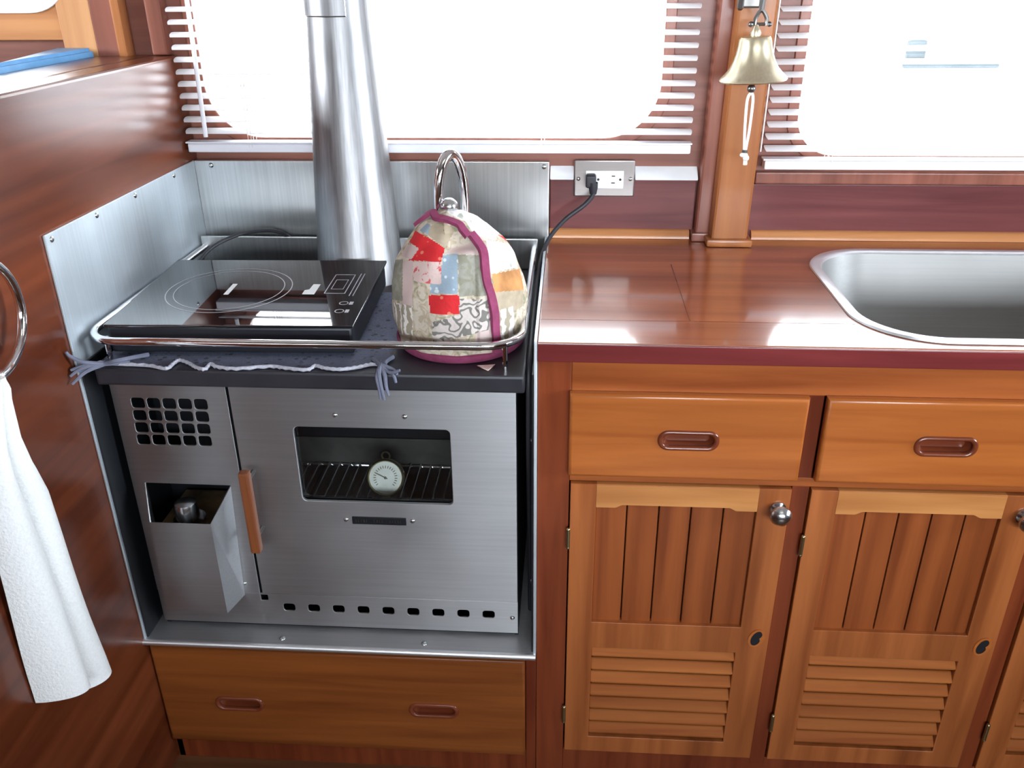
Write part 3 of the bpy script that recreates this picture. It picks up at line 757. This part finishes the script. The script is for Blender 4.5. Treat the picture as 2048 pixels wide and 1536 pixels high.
bmesh.ops.recalc_face_normals(b, faces=b.faces[:])
m_ = MB(); m_._add(b); m_.build("hem_binding", M["binding"], cz)
MB().prism([(-.131, 1.158), (-.104, 1.163), (-.113, 1.143)], "xy", .8477, .8497).build("fabric_tab", M["pink"], cz, "small pink cloth corner at the hem")

# ------------------------------------------------------------------ counter
SK = rrect(.440, .985, 1.160, 1.590, .115, 14)
ct = thing("worktop", "glossy reddish mahogany galley worktop with sink cut-out", "worktop", (.7, 1.4, .87))
MB().holed([(2.6, 1.675), (-.0400, 1.675), (-.0400, YF), (2.6, YF)], [SK], .030, .0015, "xy", .900).build("counter_board", M["counter"], ct)
MB().box(-.0400, 2.6, YF - .004, YF + .0005, .871, .8990, .0015).build("edge_band", M["counter_edge"], ct, "dark red front edge band")
mb = MB()
# fiddle-free seams between the planks: thin dark inlay lines
mb.box(.1860, .1875, 1.222, 1.50, .8999, .90025); mb.box(-.038, .430, 1.2205, 1.222, .8999, .90025)
mb.build("plank_seam", M["handlew"], ct)
# ------------------------------------------------------------------ sink
sk = thing("galley_sink", "stainless steel sink with rounded corners set in the worktop", "sink", (.71, 1.375, .9))
def rr_pts(x0_, x1_, y0_, y1_, r_): return rrect(x0_, x1_, y0_, y1_, r_, 14)
levels = [((.4290, .996, 1.1490, 1.6010, .122), .9006), ((.4300, .995, 1.1500, 1.6000, .122), .9032), ((.4335, .9915, 1.1535, 1.5965, .119), .9040), ((.4460, .979, 1.1660, 1.5840, .108), .9030), ((.4495, .9755, 1.1695, 1.5805, .105), .8985),
          ((.4530, .972, 1.1730, 1.5770, .102), .880), ((.470, .955, 1.190, 1.560, .095), .745), ((.480, .945, 1.200, 1.550, .09), .730), ((.50, .925, 1.22, 1.53, .08), .724), ((.69, .74, 1.35, 1.40, .02), .720)]
b = bmesh.new(); rows = []
for dims, z in levels: rows.append([b.verts.new((x, y, z)) for x, y in rr_pts(*dims)])
for li, (A_, B_) in enumerate(zip(rows, rows[1:])):
    for k in range(len(A_)):
        f = b.faces.new((A_[k], A_[(k + 1) % len(A_)], B_[(k + 1) % len(A_)], B_[k])); f.material_index = 0
b.faces.new(rows[-1]); bmesh.ops.recalc_face_normals(b, faces=b.faces[:])
rim = bmesh.new(); rrws = []
for dims, z in levels[:5]: rrws.append([rim.verts.new((x, y, z)) for x, y in rr_pts(*dims)])
for A_, B_ in zip(rrws, rrws[1:]):
    for k in range(len(A_)): rim.faces.new((A_[k], B_[k], B_[(k + 1) % len(A_)], A_[(k + 1) % len(A_)]))
bmesh.ops.recalc_face_normals(rim, faces=rim.faces[:])
bb = bmesh.new(); rws = []
for dims, z in levels[4:]: rws.append([bb.verts.new((x, y, z)) for x, y in rr_pts(*dims)])
for A_, B_ in zip(rws, rws[1:]):
    for k in range(len(A_)): bb.faces.new((A_[k], B_[k], B_[(k + 1) % len(A_)], A_[(k + 1) % len(A_)]))
bb.faces.new(rws[-1]); b.free()
m_ = MB(); m_._add(bb); m_.build("basin", M["sink"], sk, None, 50)
m_ = MB(); m_._add(rim); m_.build("rim", M["rim"], sk, None, 50)
MB().lathe([(.028, .002), (.024, .004), (.02, .001), (0, 0)], (.715, 1.375, .7205), "z", 28).build("drain", M["chrome"], sk)

# ------------------------------------------------------------------ base cabinets
CF = 1.150
def stadium(cx, cz, w, h): return rrect(cx - w / 2, cx + w / 2, cz - h / 2, cz + h / 2, h / 2 - .0005, 10)
def cup_pull(parent, cx, cz, y, w=.092, h=.034, mat=None):
    # oval ring with a recessed dish behind it
    mb = MB().holed(stadium(cx, cz, w, h), [stadium(cx, cz, w - .016, h - .014)], .009, .003, "xz", y - .003)
    a, c_ = w - .014, h - .012
    o = stadium(cx, cz, a, c_); i_ = stadium(cx, cz - .002, a - .012, c_ - .010)
    b = bmesh.new()
    R1 = [b.verts.new((x, y + .003, z)) for x, z in o]; R2 = [b.verts.new((x, y + .015, z)) for x, z in i_]
    for k in range(len(R1)): b.faces.new((R1[k], R1[(k + 1) % len(R1)], R2[(k + 1) % len(R1)], R2[k]))
    b.faces.new(R2); bmesh.ops.recalc_face_normals(b, faces=b.faces[:])
    for f in b.faces: f.normal_flip()
    mb._add(b)
    return mb.build("handle", mat or M["handlew"], parent, "dark recessed oval finger pull")
cab = thing("galley_cabinet", "teak base cabinet with drawers and louvered doors under the worktop", "cabinet", (.7, 1.3, 0))
mb = MB()
P_ = .370
mb.box(-.0400, .0105, CF, CF + .02, 0, .870, .0015)                       # stile by the stove
for k in range(4): mb.box(.354 + k * P_, .3805 + k * P_, CF, CF + .02, .055, .870, .0015)
mb.box(.0105, 1.60, CF + .0003, CF + .02, .0, .072, .001)
mb.box(-.040, -.028, CF + .02, 1.672, .0, .868); mb.box(1.55, 1.60, CF + .02, 1.672, .0, .868); mb.box(-.028, 1.55, CF + .02, 1.672, .045, .055)
mb.build("carcass", M["frame"], cab)
mb = MB()
mb.box(.0105, 1.60, CF - .0006, CF + .019, .815, .870, .0012); mb.box(.0105, 1.60, CF - .0006, CF + .019, .6585, .6745, .0012)
mb.build("front_rail", M["framex"], cab)
def make_drawer(x0_, x1_, z0_, z1_, y, mat, pulls, parent, th_=.018, kick=False):
    mb = MB().holed(rect(x0_, x1_, z0_, z1_), [stadium(px, pz, .080, .024) for px, pz in pulls], th_, .005, "xz", y)
    d = mb.build("drawer", mat, parent)
    for px, pz in pulls: cup_pull(d, px, pz, y)
    return d
d1 = make_drawer(.008, .3565, .6755, .8165, CF - .0165, M["drawer"], [(.1865, .7435)], cab)
def make_door():
    y = CF - .007
    x0_, x1_, z0_, z1_ = .0125, .3525, .0755, .6562
    mb = MB().holed(rect(x0_, x1_, z0_, z1_), [rect(.0535, .3035, .381, .640), rect(.0560, .3000, .113, .325)], .020, .0014, "xz", y)
    d = mb.build("door", M["door"], cab)
    poly = [(.0525, .6565), (.0525, .6135), (.084, .6135), (.094, .619), (.262, .619), (.272, .6135), (.3045, .6135), (.3045, .6565)]
    MB().prism(poly, "xz", y - .0005, y + .018, 0, .0010).build("top_rail", M["doorrail"], d, "paler honey coloured top rail")
    mb = MB()
    for k in range(5):
        w = .252 / 5; mb.box(.0525 + k * w + .0010, .0525 + (k + 1) * w - .0010, y + .008, y + .016, .379, .640, .0018)
    pp = mb.build("plank_panel", M["panel"], d)
    MB().box(.0525, .3045, y + .0150, y + .017, .379, .64).build("backing", M["groove_slatshade"], pp)
    mb = MB()
    for k in range(7):
        zc = .313 - k * .0305
        T = Matrix.Translation((.178, y + .009, zc)) @ Matrix.Rotation(radians(-38), 4, "X")
        mb.box(-.1235, .1235, -.0055, .0055, -.0112, .0112, .0050, 0, T, 3)
    lp = mb.build("louver_panel", M["louver"], d)
    MB().box(.0545, .3015, y + .0185, y + .0195, .112, .326).build("backing", M["groove_slatshade"], lp)  # dark sheet stands in for the shade under each slat
    mb = MB().lathe([(0, .034), (.006, .0335), (.0125, .030), (.0165, .024), (.0155, .018), (.010, .013), (.0065, .009), (.0065, .004), (.012, .0025), (.0125, 0)], (.3352, y, .6215), "y", 28)
    mb.build("knob", M["knob"], d, "silver round knob")
    # finger latch hole
    cx, cz_ = .3315, .3600
    bean = []
    for k in range(32):
        a = 2 * pi * k / 32; a2 = a if a < pi else a - 2 * pi
        r_ = 1 / math.sqrt((cos(a) / .0088) ** 2 + (sin(a) / .0150) ** 2) * (1 - .48 * math.exp(-(a2 / .5) ** 2))
        u, w = r_ * cos(a), r_ * sin(a)
        bean.append((cx + u + .22 * w, cz_ + w))
    ring = [(cx + .0135 * cos(2 * pi * k / 32) + .003 * sin(2 * pi * k / 32), cz_ + .0190 * sin(2 * pi * k / 32)) for k in range(32)]
    MB().prism(ring, "xz", y - .0016, y + .0002, 0, .0005).build("latch_ring", M["drawer"], d)
    MB().prism(bean, "xz", y - .0022, y - .0005, 0, .0003).build("latch_hole", M["black"], d)
    for z in (.553, .167):
        mb = MB().tube([(.0105, y - .0015, z - .016), (.0105, y - .0015, z + .016)], .0034, 10)
        mb.ball((.0105, y - .0015, z + .0175), .0036, (1, 1, 1), 0, 10); mb.ball((.0105, y - .0015, z - .0175), .0036, (1, 1, 1), 0, 10)
        mb.build("hinge", M["hinge"], d)
    return d
dd1 = make_door()
def dup(o, parent, off):
    c = o.copy(); COL.objects.link(c); c.parent = parent; c.location = Vector(o.location) + Vector(off)
    for ch in list(o.children): dup(ch, c, (0, 0, 0))
    return c
for k in (1, 2, 3):
    dup(d1, cab, (P_ * k + .004, 0, 0)); dup(dd1, cab, (P_ * k, 0, 0))
# cabinet under the stove
sb = thing("stove_base_cabinet", "low wooden cabinet with one wide drawer under the stove", "cabinet", (-.39, 1.3, 0))
mb = MB()
mb.box(XP + .0005, -.0405, CF + .004, CF + .02, .0, .0585, .001); mb.box(XP + .0005, -.0405, CF + .004, CF + .02, .292, .3035, .001)
mb.box(-.0585, -.0405, CF, CF + .02, .0, .3035, .001); mb.box(XP + .0005, XP + .012, CF + .004, 1.66, .0, .3)
mb.box(-.052, -.0405, CF + .02, 1.66, 0, .3); mb.box(XP + .012, -.052, CF + .02, 1.66, .05, .058)
mb.build("carcass", M["frame"], sb)
make_drawer(XP + .0015, -.0595, .0595, .2905, CF - .012, M["drawershade"], [(-.588, .1615), (-.226, .1655)], sb)

# ------------------------------------------------------------------ blinds
def make_blind(name, label, x0_, x1_, ztop, zrail, n, tilt, grp, ladders, wand, cords, pitch):
    bl = thing(name, label, "window blind", ((x0_ + x1_) / 2, 1.652, zrail), 0, grp)
    yc = 1.652
    for k in range(n):
        z = ztop - k * pitch
        def slat(u, v):
            w = (v - .5) * .025; cr = .0022 * (1 - (2 * v - 1) ** 2)
            e = .004 * (1 - math.sqrt(max(0, 1 - (2 * v - 1) ** 2 * .9)))
            x = x0_ + e + u * (x1_ - x0_ - 2 * e)
            return (x, yc + w * cos(tilt) + cr * sin(tilt), z - w * sin(tilt) + cr * cos(tilt))
        b = MB().grid(slat, 3, 9)
        bmesh.ops.solidify(b.bm, geom=b.bm.faces[:], thickness=.0012)
        b.build("slat", M["slat"], bl)
    MB().box(x0_ + .002, x1_ - .001, yc - .0125, yc + .0125, zrail, zrail + .0165, .003).build("bottom_rail", M["blind"], bl)
    zz = zrail + .0168
    mb = MB().box(x0_ - .001, x1_ + .001, yc - .0135, yc + .0135, zz, zz + .0030, .0008)
    mb.build("stacked_slats", M["blind"], bl)
    MB().box(x0_, x1_, yc - .014, yc + .02, 1.92, 1.955, .002).build("head_rail", M["blind"], bl)
    for lx in ladders:
        mb = MB()
        for yy in (yc - .0145, yc + .0145): mb.tube([(lx - .003, yy, zrail + .01), (lx - .003, yy, 1.93)], .0006, 6); mb.tube([(lx + .003, yy, zrail + .01), (lx + .003, yy, 1.93)], .0006, 6)
        mb.build("ladder_cord", M["cordw"], bl)
    if wand is not None:
        MB().tube([(wand[0], yc - .026, 1.10), (wand[1], yc - .020, 1.92)], .0042, 10).build("tilt_wand", M["blind"], bl)
    for cx in cords:
        MB().tube([(cx - .004, yc - .020, 1.075), (cx, yc - .02, 1.33), (cx + .002, yc - .018, 1.93)], .0014, 8).build("lift_cord", M["cordw"], bl)
    return bl
TL = radians(16)
make_blind("venetian_blind", "white venetian blind behind the flue pipe, with a tilt wand", -.7335, .2255, 1.3215 + .0214 * 27, 1.0685, 38, -TL, "white slatted blinds over the windows", (-.607, -.05), (-.687, -.672), (), .0214)
make_blind("venetian_blind", "white venetian blind above the sink, right of the post", .3605, 1.36, 1.3155 + .0216 * 27, 1.0405, 39, -TL, "white slatted blinds over the windows", (.480, 1.2), None, (.3545,), .0216)

# ------------------------------------------------------------------ bell
BX, BY = .3065, 1.548
bell = thing("ship_bell", "small brass ship's bell hanging on the post with white rope lanyard", "bell", (BX, BY, 1.20))
Tb = Matrix.Rotation(radians(-3), 4, "Y")
pb = [(.0, .068), (.014, .0685), (.0240, .067), (.0262, .063), (.0280, .052), (.0308, .040), (.035, .028), (.0405, .018), (.0475, .010), (.0545, .003), (.056, .0), (.0545, -.002), (.050, .001), (.040, .010), (.030, .022), (.026, .036), (.023, .056), (0, .062)]
MB().lathe(pb, (BX, BY, 1.210), "z", 56, 0, Tb).build("bell_body", M["brass"], bell)
mb = MB().lathe([(.008, .066), (.009, .073), (.006, .079), (.004, .085), (0, .087)], (BX, BY, 1.210), "z", 20, 0, Tb)
mb.build("crown", M["brass"], bell)
mb = MB().tube(smooth_path([(BX - .007, BY, 1.294), (BX - .006, BY, 1.306), (BX + .002, BY, 1.317), (BX + .011, BY, 1.306), (BX + .012, BY, 1.294)], 5), .0032, 8)
mb.tube([(BX - .013, BY, 1.296), (BX + .017, BY, 1.296)], .0026, 8)
mb.ball((BX - .013, BY, 1.296), .0045); mb.ball((BX + .017, BY, 1.296), .0042)
mb.build("shackle", M["darkmetal"], bell)
mb = MB().tube(smooth_path([(BX + .002, BY + .002, 1.318), (BX + .003, BY + .006, 1.345), (BX - .002, BY + .03, 1.375), (BX - .006, 1.617, 1.380)], 6), .0045, 10)
mb.tube(smooth_path([(BX - .022, 1.610, 1.315), (BX - .022, 1.604, 1.340), (BX - .014, 1.596, 1.365), (BX - .004, 1.60, 1.395)], 5), [.003] + [.006] * 14 + [.004], 10)
mb.box(BX - .026, BX + .012, 1.611, 1.6175, 1.318, 1.42, .003)
mb.build("bracket", M["darkmetal"], bell)
mb = MB().tube([(BX, BY, 1.272), (BX - .001, BY, 1.200)], .0022, 8); mb.ball((BX - .001, BY, 1.1955), .0072)
mb.build("clapper", M["darkmetal"], bell)
mb = MB().tube(smooth_path([(BX - .001, BY, 1.189), (BX - .006, BY, 1.176), (BX - .005, BY, 1.130), (BX - .002, BY, 1.092)], 6), .0024, 8)
mb.tube(smooth_path([(BX - .001, BY, 1.189), (BX + .0035, BY, 1.178), (BX + .003, BY, 1.130), (BX, BY, 1.092)], 6), .0024, 8)
mb.ball((BX - .002, BY, 1.085), .0058, (1.2, 1, .8)); mb.ball((BX + .002, BY - .001, 1.080), .0055)
mb.tube([(BX + .001, BY, 1.081), (BX + .002, BY, 1.068)], .0036, 8)
lan = mb.build("lanyard", M["cordw"], bell)
MB().tube([(BX - .001, BY, 1.094), (BX - .0012, BY, 1.089)], .0050, 10).build("whipping", M["darkmetal"], lan)

# ------------------------------------------------------------------ outlet, cord
ou = thing("wall_outlet", "satin metal outlet plate with white receptacle above the counter", "outlet", (.0675, 1.672, 1.017))
OY = 1.6645
MB().box(.0105, .1260, OY, OY + .007, .9825, 1.0515, .0022).build("cover_plate", M["plate"], ou)
rc = MB().box(.0325, .1050, OY - .003, OY + .001, .9985, 1.0325, .0015).build("receptacle", M["outlet"], ou)
mb = MB()
mb.box(.082, .0885, OY - .0034, OY - .0028, 1.0215, 1.0235); mb.box(.0815, .0885, OY - .0034, OY - .0028, 1.0085, 1.0105)
mb.lathe([(.0024, .0034), (0, .0034)], (.0985, OY, 1.016), "y", 12); mb.lathe([(.0024, .0034), (0, .0034)], (.0565, OY, 1.016), "y", 12)
mb.build("socket_slots", M["black"], rc)
for x in (.0185, .1180): screw(ou, (x, OY, 1.0165), "y", .004)
pc = thing("power_cord", "black power cord with plug running from the outlet down beside the stove", "power cord", (.0425, 1.64, .99))
mb = MB().box(.0325, .0520, OY - .026, OY - .0032, 1.0035, 1.0285, .005, 0, None, 3)
mb.lathe([(.0065, .012), (.0085, 0), (.0085, -.01)], (.0470, OY - .020, 1.004), "z", 16, 0, Matrix.Rotation(pi, 4, "X"))
mb.build("plug", M["cord"], pc)
cw = [(.0470, OY - .020, 1.000), (.046, 1.640, .990), (.030, 1.632, .973), (-.004, 1.622, .949), (-.032, 1.60, .922), (-.0475, 1.56, .896), (-.0525, 1.50, .878), (-.0535, 1.40, .870), (-.0535, 1.30, .866), (-.0535, 1.20, .855), (-.0538, 1.165, .835), (-.0538, 1.158, .78), (-.0540, 1.165, .70), (-.0545, 1.19, .60), (-.0545, 1.22, .45), (-.0545, 1.24, .322)]
MB().tube(smooth_path(cw, 6), .0042, 10).build("cable", M["cord"], pc)

# ------------------------------------------------------------------ towel and ring
rg = thing("towel_ring", "chrome towel ring on the dark partition at the left edge", "towel ring", (-.7368, .925, 1.0))
MB().tube([(-.708, .931 + .0755 * cos(a), 1.0 + .0755 * sin(a)) for a in [k / 40 * 2 * pi for k in range(40)]], .0058, 12, True).build("ring", M["chrome"], rg)
MB().lathe([(0, .034), (.010, .034), (.012, .030), (.010, .02), (.012, .006), (.024, .004), (.025, 0)], (-.7368, .925, 1.080), "x", 28).build("wall_mount", M["chrome"], rg)
tw_prof = [(.945, .912, .0), (.914, .9115, .030), (.90, .905, .034), (.85, .893, .050), (.81, .892, .068), (.757, .900, .088), (.68, .904, .092), (.61, .906, .098), (.53, .908, .106), (.447, .912, .114), (.40, .913, .118)]
def tw_at(z):
    for (z0, c0_, w0), (z1, c1_, w1) in zip(tw_prof, tw_prof[1:]):
        if z >= z1:
            t = (z0 - z) / (z0 - z1); return c0_ + (c1_ - c0_) * t, w0 + (w1 - w0) * t
    return tw_prof[-1][1], tw_prof[-1][2]
def towel(u, v):
    zb = (.440 + .03 * (.5 - u) if u < .49 else .412 + .012 * (1 - u))
    z = .930 + (zb - .930) * v
    c_, w = tw_at(z)
    w = max(w, .02)
    y = c_ + (u - .5) * w
    fold = (.036 * abs(sin(2 * pi * u)) ** .6 - .021) * min(1, v * 3 + .25) * (.62 + .38 * v) + .003 * sin(9 * u + 5 * v)
    ed = -.010 * (abs(2 * u - 1) ** 6)
    return (-.702 + fold + ed, y, z)
b = MB().grid(towel, 60, 90)
bmesh.ops.solidify(b.bm, geom=b.bm.faces[:], thickness=.006)
tw = b.build("hand_towel", M["towel"], None, None, 80)
tag(tw, "white terry hand towel hanging in folds from the chrome ring", "towel")

# ------------------------------------------------------------------ blue cushion beyond the partition
mb = MB().prism([(-.8885, 1.31), (-.8885, 1.66), (-.962, 1.66), (-.896, 1.37)], "xy", 1.05, 1.256, 0, .006)
cu = mb.build("seat_cushion", M["cushion"])
tag(cu, "blue vinyl wedge cushion beyond the partition top, upper left", "cushion")
mb = MB().box(-2.69, -.889, -.9, 1.672, .0, 1.049, .004)
tag(mb.build("bench_base", M["interior"]), "dark wooden bench base under the blue cushion", "bench")

# ------------------------------------------------------------------ light
W = bpy.data.worlds.new("World"); S.world = W; W.use_nodes = True
nt = W.node_tree; bg = nt.nodes["Background"]
tc = nt.nodes.new("ShaderNodeTexCoord"); sp = nt.nodes.new("ShaderNodeSeparateXYZ")
nt.links.new(tc.outputs["Generated"], sp.inputs[0])
r = ramp(nt, [(.3, (.92, .97, 1.0)), (.9, (.80, .90, 1.0))]); nt.links.new(sp.outputs[2], r.inputs[0])
nt.links.new(r.outputs[0], bg.inputs[0]); bg.inputs[1].default_value = 14.0
def area(name, loc, target, sx, sy, power, col, spread=180):
    L = bpy.data.lights.new(name, "AREA"); L.shape = "RECTANGLE"; L.size = sx; L.size_y = sy
    L.energy = power; L.color = col; L.spread = radians(spread)
    o = bpy.data.objects.new(name, L); COL.objects.link(o); o.location = loc
    o.rotation_euler = (Vector(target) - Vector(loc)).to_track_quat("-Z", "Y").to_euler()
    return o
area("opposite_fill_light", (.55, -2.04, 1.42), (.45, 1.2, 1.05), 2.4, .6, 28, (.84, .92, 1.0), 75)  # added lamp for assumed daylight behind the camera; solid wall, no window
area("right_fill_light", (2.55, .45, 1.45), (-.7, 1.25, 1.25), .9, .8, 11, (.80, .90, 1.0), 50)  # added fill from the right for steel panel and partition, no opening there
area("left_fill_light", (-2.62, .7, 1.62), (-.4, 1.5, 1.35), .9, .5, 14, (.84, .92, 1.0), 60)  # added lamp brightening the flue's upper left, no window in that wall
area("overhead_fill_light", (.35, .1, 1.95), (.3, .9, .8), .8, .5, 2.0, (1.0, .93, .85))  # weak warm fill from overhead, unseen and without a fixture

# ------------------------------------------------------------------ camera
cam = bpy.data.cameras.new("camera"); co = bpy.data.objects.new("camera", cam); COL.objects.link(co)
yaw, pit, rol = radians(-3.895), radians(25.758), radians(-.546)
f = Vector((sin(yaw) * cos(pit), cos(yaw) * cos(pit), -sin(pit))); rt = Vector((cos(yaw), -sin(yaw), 0)); up = rt.cross(f)
r2 = cos(rol) * rt + sin(rol) * up; u2 = -sin(rol) * rt + cos(rol) * up
co.matrix_world = Matrix(((r2.x, u2.x, -f.x, 0), (r2.y, u2.y, -f.y, 0), (r2.z, u2.z, -f.z, 1.38), (0, 0, 0, 1)))
cam.sensor_width = 36; cam.lens = 1717 / 2048 * 36; cam.clip_start = .02
S.camera = co
S.view_settings.view_transform = "Standard"
S.view_settings.look = "None"
S.view_settings.exposure = 0.0
S.cycles.use_denoising = True
S.cycles.max_bounces = 8
S.cycles.sample_clamp_indirect = 8
